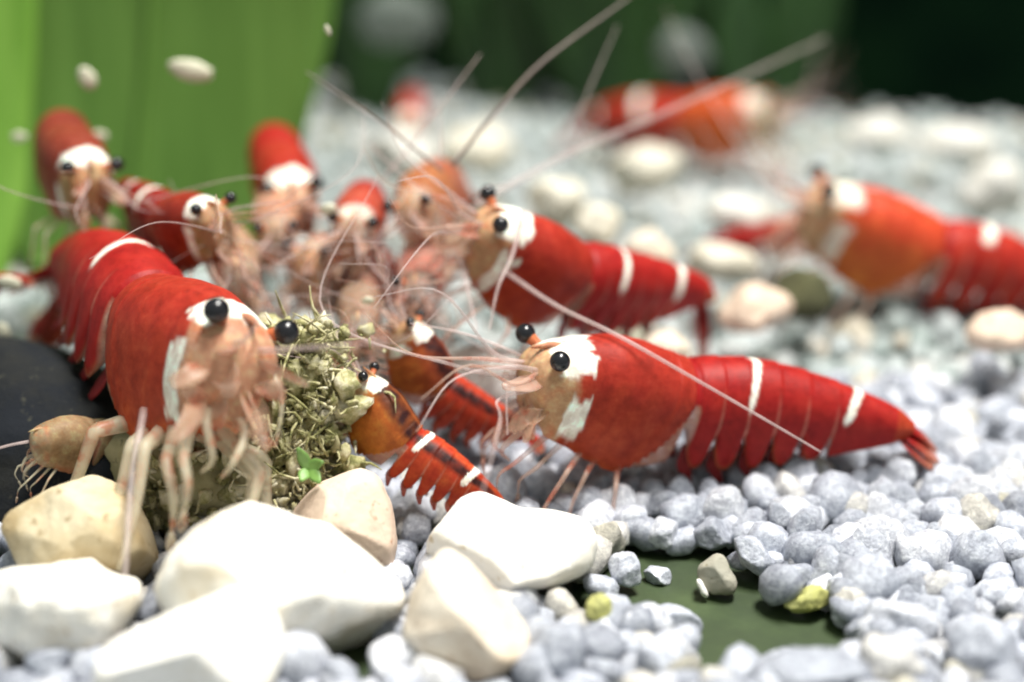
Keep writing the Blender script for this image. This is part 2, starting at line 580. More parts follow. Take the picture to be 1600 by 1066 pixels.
LANDMARKS = [((1180, 960), 'round the bare dark green floor'), ((800, 900), 'against the long white stone'), ((760, 1030), 'in front of the cream tan faced stone'),
             ((960, 770), 'under the head of the largest sharp shrimp'), ((1200, 740), 'under the belly of the largest sharp shrimp'), ((1450, 740), 'round the tail of the largest sharp shrimp'),
             ((1480, 860), 'on the open slope beyond the bare floor'), ((1540, 1010), 'round the big rounded glassy grain'), ((560, 1040), 'at the foot of the largest white stone'), ((90, 1050), 'at the foot of the white mossy crested stone')]
for i in sorted(single):
    g = grains[i]
    lm = min(LANDMARKS, key=lambda q: (q[0][0] - g[5]) ** 2 + ((q[0][1] - g[6]) * 1.6) ** 2)[1]
    put_grain(variants3[i % 14], g[:3], g[3] * 1.06, (rng.uniform(0, 6.28), rng.uniform(0, 6.28), rng.uniform(0, 6.28)), 'pale blue grey gravel grain ' + lm, 'gravel grains ' + lm)

def joined_grains(items, sub, name, label, mat):
    base = [grain_mesh(700 + k, sub) for k in range(10)]
    nv, nf = len(base[0][0]), len(base[0][1])
    V = np.empty((len(items) * nv, 3)); F = np.empty((len(items) * nf, 3), dtype=np.int32); C = np.empty((len(items) * nv, 4), dtype=np.float32)
    for k, g in enumerate(items):
        v, f = base[k % 10]
        V[k * nv:(k + 1) * nv] = (v * g[3] * 1.06) @ rand_rot(rng).T + np.array(g[:3])
        F[k * nf:(k + 1) * nf] = f + k * nv
        t = rng.random()
        C[k * nv:(k + 1) * nv] = (t, t, t, 1)
    me = bpy.data.meshes.new(name)
    me.vertices.add(len(V)); me.vertices.foreach_set('co', V.ravel())
    me.loops.add(len(F) * 3); me.loops.foreach_set('vertex_index', F.ravel())
    me.polygons.add(len(F))
    me.polygons.foreach_set('loop_start', np.arange(0, len(F) * 3, 3, dtype=np.int32))
    me.polygons.foreach_set('loop_total', np.full(len(F), 3, dtype=np.int32))
    me.polygons.foreach_set('use_smooth', np.ones(len(F), dtype=bool))
    me.update(calc_edges=True); me.validate()
    at = me.color_attributes.new('Col', 'FLOAT_COLOR', 'POINT')
    at.data.foreach_set('color', C.ravel())
    me.materials.append(mat)
    o = bpy.data.objects.new(name, me); col.objects.link(o)
    tag(o, label, 'gravel', None, 'stuff')
    return o
rest = [g for i, g in enumerate(grains) if i not in single]
near = [g for g in rest if g[7] < 10.4 and g[4] == 1]
under = [g for g in rest if g[7] < 10.4 and g[4] == 0]
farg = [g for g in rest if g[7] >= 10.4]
joined_grains(near, 2, 'gravel', 'bed of pale blue grey gravel round the shrimps', M_GRAV)
joined_grains(under, 2, 'gravel', 'lower layer of blue grey gravel seen between the upper grains', M_GRAV)
joined_grains(farg, 1, 'gravel', 'pale grey gravel with painted green water tint stretching away to the dark back wall', M_GRAV_WATER_TINT)

# grains that stand alone at or on the bare dark floor
m_lone = rock_material('grain_tan', (0.40, 0.39, 0.33), (0.30, 0.27, 0.20), 0.4, (0.2, 0.17, 0.1))
m_alg = rock_material('grain_algae', (0.50, 0.50, 0.22), (0.36, 0.36, 0.08), 0.5, (0.6, 0.58, 0.3))
stone([(1088, 900), (1092, 885), (1120, 864), (1133, 868), (1140, 888), (1153, 910), (1148, 928), (1110, 930), (1100, 920)], 8.10, 0.085, m_lone,
      'faceted grey tan grain lying alone on the bare dark green floor', 61, name='gravel_grain', ncut=5, res=(40, 24), rough=0.06)['category'] = 'gravel grain'
o = stone([(1086, 905), (1093, 902), (1106, 925), (1107, 938), (1097, 932)], 8.06, 0.02, m_white2,
      'thin white shell chip leaning on the lone faceted grain', 62, name='shell_chip', ncut=1, res=(24, 12), rough=0.02)
o['category'] = 'shell chip'
specials = [
    ([(1020, 950), (1040, 940), (1075, 952), (1100, 972), (1095, 992), (1065, 996), (1030, 978)], 7.58, 0.07, 'oval cream edged grain jutting over the bare dark floor'),
    ([(1005, 893), (1018, 884), (1045, 888), (1050, 902), (1045, 915), (1012, 912)], 7.82, 0.06, 'small rectangular grain at the near end of a row beside bare floor'),
    ([(950, 880), (958, 866), (990, 862), (1000, 880), (1004, 908), (985, 920), (955, 905)], 7.83, 0.08, 'lumpy grain between the small rectangular grain and the long white stone'),
    ([(918, 985), (945, 962), (970, 985), (975, 1008), (950, 1022), (922, 1010)], 7.45, 0.08, 'rounded drop shaped grain touching the bare floor beside larger grains'),
    ([(965, 965), (985, 952), (1010, 968), (1020, 1000), (995, 1015), (968, 992)], 7.42, 0.07, 'grain squeezed between the drop shaped grain and the oval one'),
    ([(1000, 1010), (1035, 985), (1070, 1005), (1075, 1050), (1040, 1075), (995, 1060)], 7.2, 0.11, 'bulky whitish grain in front of the oval cream edged grain'),
    ([(1008, 830), (1030, 806), (1058, 815), (1064, 845), (1040, 860), (1010, 850)], 8.1, 0.09, 'roundish grain at the far left rim of the bare floor'),
    ([(1082, 830), (1110, 806), (1140, 815), (1146, 850), (1115, 862), (1085, 850)], 8.1, 0.10, 'blunt block shaped grain at the far rim of the bare floor'),
    ([(1145, 840), (1180, 835), (1205, 870), (1216, 895), (1195, 905), (1160, 885)], 7.95, 0.09, 'sharp cornered bluish grain on the right far rim of bare floor'),
    ([(1203, 905), (1220, 885), (1265, 880), (1275, 900), (1255, 920), (1215, 926)], 7.8, 0.07, 'sparkling flat grain beside the yellow algae crusted one'),
    ([(1255, 900), (1285, 885), (1330, 880), (1338, 905), (1300, 918), (1262, 920)], 7.8, 0.07, 'long greyish grain behind the yellow algae crusted one'),
    ([(1300, 935), (1318, 915), (1365, 925), (1370, 955), (1335, 972), (1302, 960)], 7.62, 0.08, 'knobbly grain with white crest right of the yellow algae crusted one'),
    ([(1345, 965), (1365, 935), (1440, 945), (1470, 975), (1450, 1010), (1370, 995)], 7.5, 0.10, 'broad blue and grey grain right of the bare floor'),
    ([(1480, 1000), (1500, 965), (1545, 962), (1590, 995), (1600, 1040), (1550, 1070), (1490, 1050)], 7.1, 0.14, 'big rounded glassy grain in the nearest row of gravel'),
    ([(1345, 1005), (1370, 990), (1420, 1010), (1450, 1050), (1400, 1085), (1345, 1060)], 7.05, 0.13, 'big blurred whitish grain with bright top at bare floor edge'),
    ([(1140, 1060), (1180, 1040), (1235, 1012), (1320, 1018), (1380, 1060), (1340, 1110), (1180, 1120)], 6.85, 0.16, 'widest blurred white grain lying nearest in front of the bare floor'),
    ([(820, 1010), (850, 975), (905, 970), (920, 1000), (905, 1060), (840, 1070)], 7.2, 0.12, 'wide pale grain right of the cream tan faced stone'),
    ([(205, 960), (235, 940), (262, 950), (268, 975), (240, 990), (212, 982)], 7.35, 0.08, 'single bluish grain wedged between the two front white stones'),
    ([(575, 1010), (610, 992), (650, 1000), (658, 1040), (625, 1070), (580, 1060)], 7.05, 0.12, 'rounded grain below the gap of largest and tan faced stones'),
    ([(-20, 990), (20, 978), (55, 990), (40, 1030), (-20, 1040)], 7.1, 0.12, 'pale blue grain under the white mossy crested stone'),
    ([(40, 1020), (80, 995), (115, 1010), (110, 1060), (50, 1080)], 6.95, 0.12, 'lilac tinted grain beside the plain bright white stone'),
]
for i, (pl, d, hf, lb) in enumerate(specials):
    d = (CAM_H + (0.25 if i < 2 else 0.20)) / (SP + (max(q[1] for q in pl) - 8 - 533.0) / FPX * CP)
    o = stone(pl, d, hf, M_GRAIN_BIG, lb, 200 + i, name='gravel_grain', ncut=6, res=(36, 20), rough=0.09)
    o['category'] = 'gravel grain'
o = stone([(1222, 945), (1230, 935), (1250, 928), (1262, 915), (1290, 918), (1300, 945), (1265, 955), (1240, 958)], 7.90, 0.06, m_alg,
      'yellow green algae crusted grain at the edge of bare floor', 260, name='gravel_grain', ncut=2, res=(36, 20), rough=0.16)
o['category'] = 'gravel grain'
o = stone([(918, 940), (935, 922), (955, 935), (958, 960), (935, 975), (915, 965)], 7.6, 0.06, m_alg,
      'yellow tipped grain above the drop shaped grain', 261, name='gravel_grain', ncut=2, res=(36, 20), rough=0.14)
o['category'] = 'gravel grain'

# ------------------------------------------------------------------ plants
def leaf_material(name, dark, light, transl):
    m, nt, b, out = new_mat(name)
    tc = nt.nodes.new('ShaderNodeTexCoord')
    mp = nt.nodes.new('ShaderNodeMapping')
    mp.inputs['Scale'].default_value = (5.0, 5.0, 0.35)
    nt.links.new(tc.outputs['Object'], mp.inputs[0])
    n = nt.nodes.new('ShaderNodeTexNoise'); n.inputs['Scale'].default_value = 1.1; n.inputs['Detail'].default_value = 5
    nt.links.new(mp.outputs[0], n.inputs['Vector'])
    r = ramp(nt, [(0.32, dark), (0.68, light)])
    nt.links.new(n.outputs[0], r.inputs[0])
    nt.links.new(r.outputs[0], b.inputs['Base Color'])
    b.inputs['Roughness'].default_value = 0.45
    tr = nt.nodes.new('ShaderNodeBsdfTranslucent')
    nt.links.new(r.outputs[0], tr.inputs[0])
    mx = nt.nodes.new('ShaderNodeMixShader'); mx.inputs[0].default_value = transl
    nt.links.new(b.outputs[0], mx.inputs[1]); nt.links.new(tr.outputs[0], mx.inputs[2])
    nt.links.new(mx.outputs[0], out.inputs[0])
    return m
M_LEAF = leaf_material('leaf_green', (0.14, 0.29, 0.05), (0.20, 0.38, 0.075), 0.35)
M_LEAF2 = leaf_material('leaf_light', (0.20, 0.42, 0.05), (0.30, 0.55, 0.09), 0.4)
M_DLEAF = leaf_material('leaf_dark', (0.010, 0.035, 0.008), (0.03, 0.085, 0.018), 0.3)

def blade(spine, widths, normal, thick=0.025, nu=40, nv=14, curl=0.12, edge_noise=0.0, off=0.0):
    pts, Lh = catmull(spine, nu)
    W = np.interp(np.linspace(0, 1, nu), np.linspace(0, 1, len(widths)), widths)
    nrm = np.asarray(normal, float); nrm /= np.linalg.norm(nrm)
    V, F = [], []
    for sgn in (1, -1):
        for i in range(nu):
            t = pts[min(i + 1, nu - 1)] - pts[max(i - 1, 0)]; t /= np.linalg.norm(t)
            s = np.cross(t, nrm); s /= np.linalg.norm(s)
            n = np.cross(s, t)
            for k in range(nv):
                q = -1 + 2 * k / (nv - 1)
                w = W[i] * (1 + edge_noise * noise.noise(Vector((i * 0.25, off, q))))
                V.append(pts[i] + s * q * w + n * (curl * w * (q * q) + sgn * thick * (1 - 0.9 * q * q) * 0.5))
    m = nu * nv
    for i in range(nu - 1):
        for k in range(nv - 1):
            a = i * nv + k
            F.append((a, a + 1, a + nv + 1, a + nv))
            F.append((m + a, m + a + nv, m + a + nv + 1, m + a + 1))
    for i in range(nu - 1):
        a, b = i * nv, (i + 1) * nv
        F.append((a, b, m + b, m + a))
        a, b = i * nv + nv - 1, (i + 1) * nv + nv - 1
        F.append((a, m + a, m + b, b))
    for k in range(nv - 1):
        F.append((k, m + k, m + k + 1, k + 1))
        a = (nu - 1) * nv + k
        F.append((a, a + 1, m + a + 1, m + a))
    return V, F

base = P(160, 640, 12.2); base[2] = FLOOR_Z
t = thing('water_plant', base, 'broad leaved bright green water plant standing behind the left shrimps', 'plant')
lf = mesh_obj('leaf', *blade([base + np.array([0, 0, 0.1]), P(190, 470, 12.3), P(215, 250, 12.1), P(235, 20, 11.8), P(240, -300, 11.3), P(240, -650, 11.0)], [0.35, 1.05, 1.18, 1.20, 1.15, 0.5], (0.1, -1, 0.35), 0.04, curl=0.10), M_LEAF, t)
mesh_obj('midrib', *tube([P(212, 420, 12.20), P(215, 250, 12.05), P(235, 20, 11.75), P(240, -300, 11.25)], [0.05, 0.03], 6, 20), M_LEAF, lf)
lf = mesh_obj('leaf', *blade([base + np.array([-0.7, -0.1, 0.1]), P(-60, 480, 11.7), P(-75, 250, 11.6), P(-80, 0, 11.4), P(-70, -400, 11.0)], [0.2, 0.48, 0.56, 0.58, 0.35], (0.3, -1, 0.4), 0.04, curl=0.15), M_LEAF2, t)
lf = mesh_obj('leaf', *blade([base + np.array([0.5, 0.3, 0.1]), P(330, 430, 12.9), P(400, 220, 12.9), P(455, 20, 12.7), P(480, -300, 12.3)], [0.12, 0.30, 0.36, 0.34, 0.15], (-0.2, -1, 0.3), 0.04, curl=0.2), M_LEAF, t)
mesh_obj('stem', *tube([base, base + np.array([0, 0, 0.5])], [0.22, 0.16], 10), M_LEAF, t)

def dark_plant(px, py, d, n, hgt, spread, label, seed):
    rs = np.random.default_rng(seed)
    b = P(px, py, d); b[2] = FLOOR_Z
    t = thing('background_plant', b, label, 'plant')
    for k in range(n):
        a = rs.uniform(-1, 1)
        tip = b + np.array([a * spread, rs.uniform(-0.5, 0.4), hgt * rs.uniform(0.6, 1.1)])
        mid = b * 0.5 + tip * 0.5 + np.array([a * 0.3, 0, 0.5])
        mesh_obj('leaf', *blade([b + np.array([a * 0.2, 0, 0]), mid, tip], [0.06, rs.uniform(0.16, 0.34), 0.04], (rs.uniform(-.4, .4), -1, .3), 0.02, 14, 5, 0.2), M_DLEAF, t)
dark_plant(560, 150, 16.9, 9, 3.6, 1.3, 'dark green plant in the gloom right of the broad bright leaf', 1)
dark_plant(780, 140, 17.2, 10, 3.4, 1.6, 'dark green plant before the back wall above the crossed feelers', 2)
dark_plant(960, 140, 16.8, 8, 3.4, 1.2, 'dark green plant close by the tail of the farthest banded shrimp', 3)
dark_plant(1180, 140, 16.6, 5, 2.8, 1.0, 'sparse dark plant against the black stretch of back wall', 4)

# ------------------------------------------------------------------ moss clump
m_moss = rock_material('moss', (0.20, 0.19, 0.09), (0.45, 0.41, 0.25), 0.7, (0.045, 0.05, 0.02))
m_moss_pale = rock_material('moss_pale', (0.62, 0.57, 0.38), (0.40, 0.38, 0.16), 0.5, (0.22, 0.22, 0.08))
def moss_material(name, stops):
    m, nt, b, out = new_mat(name)
    n = noise_node(nt, 5.5, 6, 0.75)
    r = ramp(nt, stops)
    nt.links.new(n.outputs[0], r.inputs[0]); nt.links.new(r.outputs[0], b.inputs['Base Color'])
    b.inputs['Roughness'].default_value = 0.8
    n2 = noise_node(nt, 30, 5, 0.7)
    bump(nt, b, n2.outputs[0], 0.7, 0.03)
    return m
m_moss_pale = moss_material('moss_pale', [(0.34, (0.04, 0.05, 0.015)), (0.43, (0.26, 0.25, 0.09)), (0.52, (0.52, 0.48, 0.27)), (0.62, (0.72, 0.67, 0.52))])
mb = P(380, 800, 8.55); mb[2] = 0.0
moss = thing('moss_clump', mb, 'crumbly pale olive moss clump under the largest left shrimp', 'moss')
def lump(c, rad, seed, sub=4, amp=0.35):
    v, f = ico(sub); v = v.copy()
    for i in range(len(v)):
        k = nz(v[i], 1.2, seed) * 0.5 + nz(v[i], 3.0, seed + 3) * 0.55 + nz(v[i], 7.0, seed + 7) * 0.4
        v[i] = v[i] * (1 + amp * k)
    return v * np.array(rad) + np.array(c), f
mesh_obj('core', *merge([lump(P(330, 730, 8.75), (0.62, 0.45, 0.42), 3), lump(P(455, 640, 8.75), (0.30, 0.26, 0.36), 13), lump(P(500, 560, 8.85), (0.13, 0.16, 0.16), 17, 4, 0.5)]), m_moss, moss)
rs = np.random.default_rng(5)
crumbs = []
for k in range(1100):
    py = rs.uniform(505, 770); px = rs.normal(462, 42)
    if k > 550: px = rs.uniform(210, 500); py = rs.uniform(640, 830)
    d = rs.uniform(8.25, 8.6)
    r = rs.uniform(0.008, 0.026) if k % 9 else rs.uniform(0.03, 0.06)
    v, f = lump(P(px, py, d), (r * rs.uniform(.6, 1.8), r, r * rs.uniform(.5, 1.8)), k * 1.3, 2, 1.1)
    crumbs.append((v, f))
tag(mesh_obj('moss_crumbs', *merge(crumbs), m_moss_pale, moss), None, None, None, 'stuff')
for k in range(46):
    px = rs.uniform(240, 530); py = rs.uniform(560, 790); d = rs.uniform(8.25, 8.55)
    a = P(px, py, d); dirv = np.array([rs.normal(0, .6), rs.normal(-.2, .4), rs.uniform(-1, .9)]); ln = rs.uniform(0.1, 0.3)
    mid = a + dirv * ln * .5 + rs.normal(0, .03, 3)
    mesh_obj('strand', *tube([a, mid, a + dirv * ln], [0.022, 0.018, 0.006], 5, 8), m_moss_pale if k % 3 else m_moss, moss)
fuzz = []
for k in range(900):
    px = rs.normal(465, 42) if k % 2 else rs.uniform(230, 520); py = rs.uniform(505, 790); d = rs.uniform(8.2, 8.6)
    a = P(px, py, d); dv = np.array([rs.normal(0, .6), rs.normal(-.3, .4), rs.normal(.1, .7)]); ln = rs.uniform(0.05, 0.16)
    fuzz.append(tube([a, a + dv * ln * .5 + rs.normal(0, .015, 3), a + dv * ln], [0.008, 0.007, 0.002], 4, 5))
tag(mesh_obj('moss_fuzz', *merge(fuzz), m_moss_pale, moss), None, None, None, 'stuff')
M_SPRIG = plain('sprig', (0.16, 0.30, 0.07), 0.5)
sp = P(482, 735, 8.05)
for q in ((465, 700), (505, 722), (500, 755), (470, 752)):
    mesh_obj('leaf', *blade([sp, P((482 + q[0]) / 2, (735 + q[1]) / 2 - 3, 8.03), P(q[0], q[1], 8.0)], [0.02, 0.032, 0.008], (0, -1, .4), 0.012, 8, 5), M_SPRIG, moss)

# ------------------------------------------------------------------ shrimps
RED_C = (0.315, 0.023, 0.013)
RED_A = (0.30, 0.0085, 0.009)
ORANGE = (0.55, 0.12, 0.03)
WHITE = (0.86, 0.83, 0.74)
FACE = (0.60, 0.36, 0.20)
PINK = (0.62, 0.28, 0.20)

U_T = [0, .012, .03, .06, .10, .15, .20, .28, .35, .40, .43, .50, .57, .65, .72, .79, .85, .91, .96, 1.0]
TOP = [.026, .048, .064, .080, .097, .112, .125, .128, .120, .108, .108, .118, .120, .112, .100, .086, .073, .058, .040, .012]
BOT = [.060, .100, .126, .142, .154, .165, .185, .195, .188, .165, .150, .150, .148, .140, .122, .100, .080, .058, .036, .010]
WID = [.042, .064, .078, .088, .094, .096, .108, .115, .112, .103, .100, .102, .100, .094, .086, .074, .062, .052, .044, .020]
SEG = [.425, .495, .570, .645, .720, .795]

def smooth_interp(u, xs, ys):
    q = np.linspace(0, 1, 401)
    y = np.interp(q, xs, ys)
    k = np.ones(9) / 9
    y2 = np.convolve(np.pad(y, 4, mode='edge'), k, mode='valid')
    y2[:6] = y[:6]; y2[-6:] = y[-6:]
    return np.interp(u, q, y2)

def shrimp(label, pts, up, hscale=1.0, car=RED_C, abd=RED_A, face=FACE, low=None, bands=((.565, .014, .46), (.826, .016, .55)), patch=1.0, face_a=0.75,
           dark_stripe=0.0, seed=0, eyes=True, legs=5, leg_mat=None, feelers=(), antennae=2, rings=170, M=26, group='red and white banded shrimps in the tank',
           eye_open=1.0, scale_plates=True, ground_z=None, leg_len=1.0, gap=1.0, fringe=1.0, wscale=1.0, leg_r=1.0, fan=0.17, fan_down=0.25, thin=1.0, mouth=3, feel=2):
    rs = np.random.default_rng(1000 + seed)
    leg_mat = leg_mat or M_LIMB
    W = np.array([P(*p) for p in pts])
    S_, L = catmull(W, rings)
    upv = np.asarray(up, float)
    us = np.linspace(0, 1, rings)
    T = np.gradient(S_, axis=0)
    k = np.ones(9) / 9
    T = np.stack([np.convolve(np.pad(T[:, j], 4, mode='edge'), k, mode='valid') for j in range(3)], 1)
    T /= np.linalg.norm(T, axis=1)[:, None]          # head -> tail
    SD = np.cross(T, upv[None, :]); SD /= np.linalg.norm(SD, axis=1)[:, None]
    UP = np.cross(SD, T)
    H = L * hscale
    lowest = S_[:, 2].min() - 0.2 * H
    base = np.array([S_[rings // 3][0], S_[rings // 3][1], lowest])
    root = thing('shrimp', base, label, 'shrimp', group)

    top = smooth_interp(us, U_T, TOP) * H
    bot = smooth_interp(us, U_T, BOT) * H
    wid = smooth_interp(us, U_T, WID) * H * wscale
    V = np.zeros((rings, 2 * M, 3)); C = np.zeros((rings, 2 * M, 4))
    low = low or tuple(0.6 * a + 0.4 * b for a, b in zip(car, ORANGE))
    def mixv(a, b, f):
        f = min(1, max(0, f)); return tuple(x * (1 - f) + y * f for x, y in zip(a, b))
    for i, u in enumerate(us):
        lobe, cseg, in_abd = 1.0, 0.5, u > SEG[0]
        for s0, s1 in zip(SEG[:-1], SEG[1:]):
            if s0 <= u < s1:
                cseg = (u - s0) / (s1 - s0)
                lobe = max(0.0, 1 - abs(min(1, 1.16 * abs(2 * cseg - 1))) ** 2.2) ** 0.6
        bl = bot[i] * (0.36 if in_abd else 0.86)
        if u > SEG[-1]: bl = bot[i] * 0.9
        if .405 < u <= SEG[0]: lobe = 0.0; bl = bot[i] * .36
        bz = bl + (bot[i] - bl) * lobe if (SEG[0] - .02 < u < SEG[-1]) else bot[i]
        shell = 1.0 + (0.035 * cseg if SEG[0] < u < SEG[-1] else 0.0)
        for j in range(2 * M):
            side = 1 if j < M else -1
            jj = j if j < M else 2 * M - 1 - j
            t = (jj + 0.0) / (M - 1)
            sh = shell
            if t < .5:
                a = t / .5 * math.pi / 2
                x = wid[i] * math.sin(a) ** 0.92; z = top[i] * math.cos(a)
            elif t < .8:
                q = (t - .5) / .3
                x = wid[i] * (1 - (.20 if in_abd else .42) * q ** 2); z = -bz * q
            else:
                q = (t - .8) / .2
                x = wid[i] * (.80 if in_abd else .58) * (1 - q); z = -bz + (bz - bl) * math.sin(q * math.pi / 2)
            # rear edge of the carapace: slants forward towards its lower corner
            dn = max(0.0, (t - .42) / .38)
            edge = .412 - .105 * min(dn, 1.0) ** 1.5
            gap_end = SEG[0] + .010
            in_car = u < edge
            if not in_car and u < gap_end: sh = 0.93
            elif in_car and u > edge - 0.05: sh = 1.025
            p = S_[i] + SD[i] * side * x * sh + UP[i] * z * sh
            V[i, j] = p
            n1 = noise.noise(Vector((u * 22 + seed * 3.1, t * 7, side * 2.0 + seed)))
            n2 = noise.noise(Vector((u * 60 + seed, t * 22, side * 5.0)))
            al = 1.0; white = 0.0
            if in_car:
                c = mixv(car, low, (t - .35) * 1.6 + 0.25 * n1)
                ff = (.095 + .012 * n1 + .055 * max(0, t - .45) - u) / .02     # bare pale face
                if ff > 0:
                    c = mixv(c, mixv(face, (.60, .17, .07), .9 * n1 + .5 * n2), ff); al = 1 - (1 - face_a) * min(1, ff)
                if patch > 0:
                    # white patch behind the eyes and on the cheek
                    e1 = max(abs(u - .082) / .042, abs(t - .17) / .20) + 0.50 * n1 + .30 * n2
                    e2 = max(abs(u - (.112 + .05 * (t - .6))) / .027, abs(t - .63) / .12) + 0.55 * n1 + .30 * n2
                    e = min(1.0, max(0.0, (1.06 - min(e1, e2)) / .14))
                    if e > 0:
                        c = mixv(c, WHITE, patch * e); al = max(al, (.5 + .5 * patch) * e)
                if t > .76 and u > .15: c = mixv(c, ORANGE, .4 * fringe)
            elif u < gap_end:
                c = mixv(PINK, abd, 0.35 if t < .45 else 0.0); al = 1 - .35 * gap * (t > .4)
                if t < .4: c = abd
            else:
                c = mixv(abd, car, .25 + .3 * n1)
                if SEG[0] < u < SEG[-1]:
                    if (cseg > .90 or cseg < .035) and t > .25: c = mixv(c, PINK, .45 * min(1, (t - .25) * 3))
                    if t > .60:
                        e = (t - .60) / .2
                        q2 = min(1.0, max(0.0, (e - .80 + .1 * n1) / .2)); c = mixv(c, (.50, .20, .07), .5 * fringe * q2); al = 1 - .2 * q2
                if t > .8: c = mixv(c, PINK, .7); al = .75
                for (b0, bw, bt) in bands:
                    uu = u - .030 * (0.25 - t) * 2
                    wv = bw * (1 + .25 * n2) * (1.0 if t < bt * .8 else max(0.0, 1.1 - (t - bt * .8) / (bt * .25)))
                    e = min(1.0, max(0.0, (wv - abs(uu - b0)) / .004)) * min(1.0, max(0.0, (bt + .04 * n1 - t) / .03))
                    if e > 0: c = mixv(c, WHITE, e); al = 1.0; white = max(white, e)
                if u > .95: c = mixv(c, ORANGE, .25)
            if dark_stripe and u > .12:
                ds = min(1.0, 1.8 * max(0, 1 - abs(t - (.22 if u > .4 else .16)) / (.13 if u > .4 else .22)))
                c = mixv(c, (.030, .008, .008), dark_stripe * ds * (.7 + .5 * n1) * (1 - white) * (1 if c[1] < .4 else 0))
            k2 = 1 + .14 * n1 + .10 * n2
            C[i, j] = (c[0] * k2, c[1] * k2, c[2] * k2, al * thin)
    Vf = V.reshape(-1, 3); Cf = C.reshape(-1, 4); N = 2 * M
    F = []
    for i in range(rings - 1):
        for j in range(N):
            j2 = (j + 1) % N
            F.append((i * N + j, i * N + j2, (i + 1) * N + j2, (i + 1) * N + j))
    nv = len(Vf)
    Vf = np.vstack([Vf, [V[0].mean(0) - T[0] * .004 * L], [V[-1].mean(0) + T[-1] * .004 * L]])
    Cf = np.vstack([Cf, C[0].mean(0)[None], C[-1].mean(0)[None]])
    for j in range(N):
        F.append((nv, (j + 1) % N, j)); F.append((nv + 1, (rings - 1) * N + j, (rings - 1) * N + (j + 1) % N))
    mesh_obj('body', Vf, F, M_SHELL, root, True, Cf)

    def fr(u):
        x = u * (rings - 1)
        i = int(min(max(round(x), 0), rings - 1))
        return S_[i], -T[i], SD[i], UP[i]          # centre, forward, side, up
    c0, f0, s0, u0 = fr(.05)
    # rostrum between the eyes
    cr, fr_, sr, ur = fr(.07)
    ct = tuple(0.5 * a + 0.5 * b for a, b in zip(car, FACE))
    v, f = tube([cr + ur * .066 * H - fr_ * .02 * H, cr + ur * .073 * H + fr_ * .03 * H, cr + ur * .062 * H + fr_ * .085 * H], [.014 * H, .010 * H, .002 * H], 6, 8)
    mesh_obj('rostrum', v, f, M_SHELL, root, True, np.tile(np.array([[ct[0], ct[1], ct[2], .85]]), (len(v), 1)))
    if eyes:
        for sd in (1, -1):
            a = c0 + s0 * sd * .040 * H + u0 * .050 * H + f0 * .000 * H
            e = c0 + s0 * sd * .079 * H * eye_open + u0 * .068 * H + f0 * .026 * H
            dirv = (e - a) / np.linalg.norm(e - a)
            st = mesh_obj('eye', *tube([a, (a + e) / 2, e - dirv * .006 * H], [.011 * H, .012 * H, .018 * H], 10, 6), M_STALK, root)
            mesh_obj('eyeball', *ball(e + dirv * .004 * H, .0245 * H, 18, 12), M_EYE, st)
    # feeler bases, scales and short feelers
    for sd in (1, -1):
        a = fr(.015)[0] + s0 * sd * .022 * H + u0 * .0 * H
        if scale_plates:
            tip = a + f0 * .13 * H + s0 * sd * .055 * H + u0 * rs.uniform(-.02, .02) * H
            mesh_obj('antennal_scale', *blade([a - f0 * .02 * H, (a + tip) / 2 + s0 * sd * .012 * H, tip], [.014 * H, .026 * H, .010 * H], u0 + s0 * sd * .5, .008 * H, 10, 6, .15), M_LIMB, root)
        for q in range(feel):
            b1 = a + u0 * .02 * H
            p1 = b1 + f0 * .10 * H + s0 * sd * (.02 + .03 * q) * H + u0 * (.02 - .03 * q) * H
            p2 = p1 + f0 * .16 * H + s0 * sd * rs.uniform(.02, .12) * H + u0 * rs.uniform(-.06, .14) * H
            p3 = p2 + f0 * .12 * H + s0 * sd * rs.uniform(.02, .10) * H + u0 * rs.uniform(-.10, .10) * H
            mesh_obj('antennule', *tube([b1, p1, p2, p3], [.008 * H, .0045 * H, .0025 * H, .0012 * H], 6, 18), M_LIMB if q else M_ANT, root)
    for q in range(antennae):
        sd = 1 if q % 2 == 0 else -1
        a = fr(.012)[0] + s0 * sd * .03 * H - u0 * .02 * H
        p1 = a + f0 * .14 * H + s0 * sd * .06 * H
        p2 = p1 + f0 * rs.uniform(.1, .3) * H + s0 * sd * rs.uniform(.15, .35) * H + u0 * rs.uniform(-.05, .25) * H
        p3 = p2 + f0 * rs.uniform(-.2, .2) * H + s0 * sd * rs.uniform(.1, .3) * H + u0 * rs.uniform(-.15, .3) * H
        mesh_obj('antenna', *tube([a, p1, p2, p3], [.006 * H, .0035 * H, .0022 * H, .0012 * H], 6, 26), M_ANT, root)
    for ln, r0, mt in feelers:
        mesh_obj('antenna', *tube([P(*q) for q in ln], [r0, r0 * .8, r0 * .4], 6, 40), mt, root)
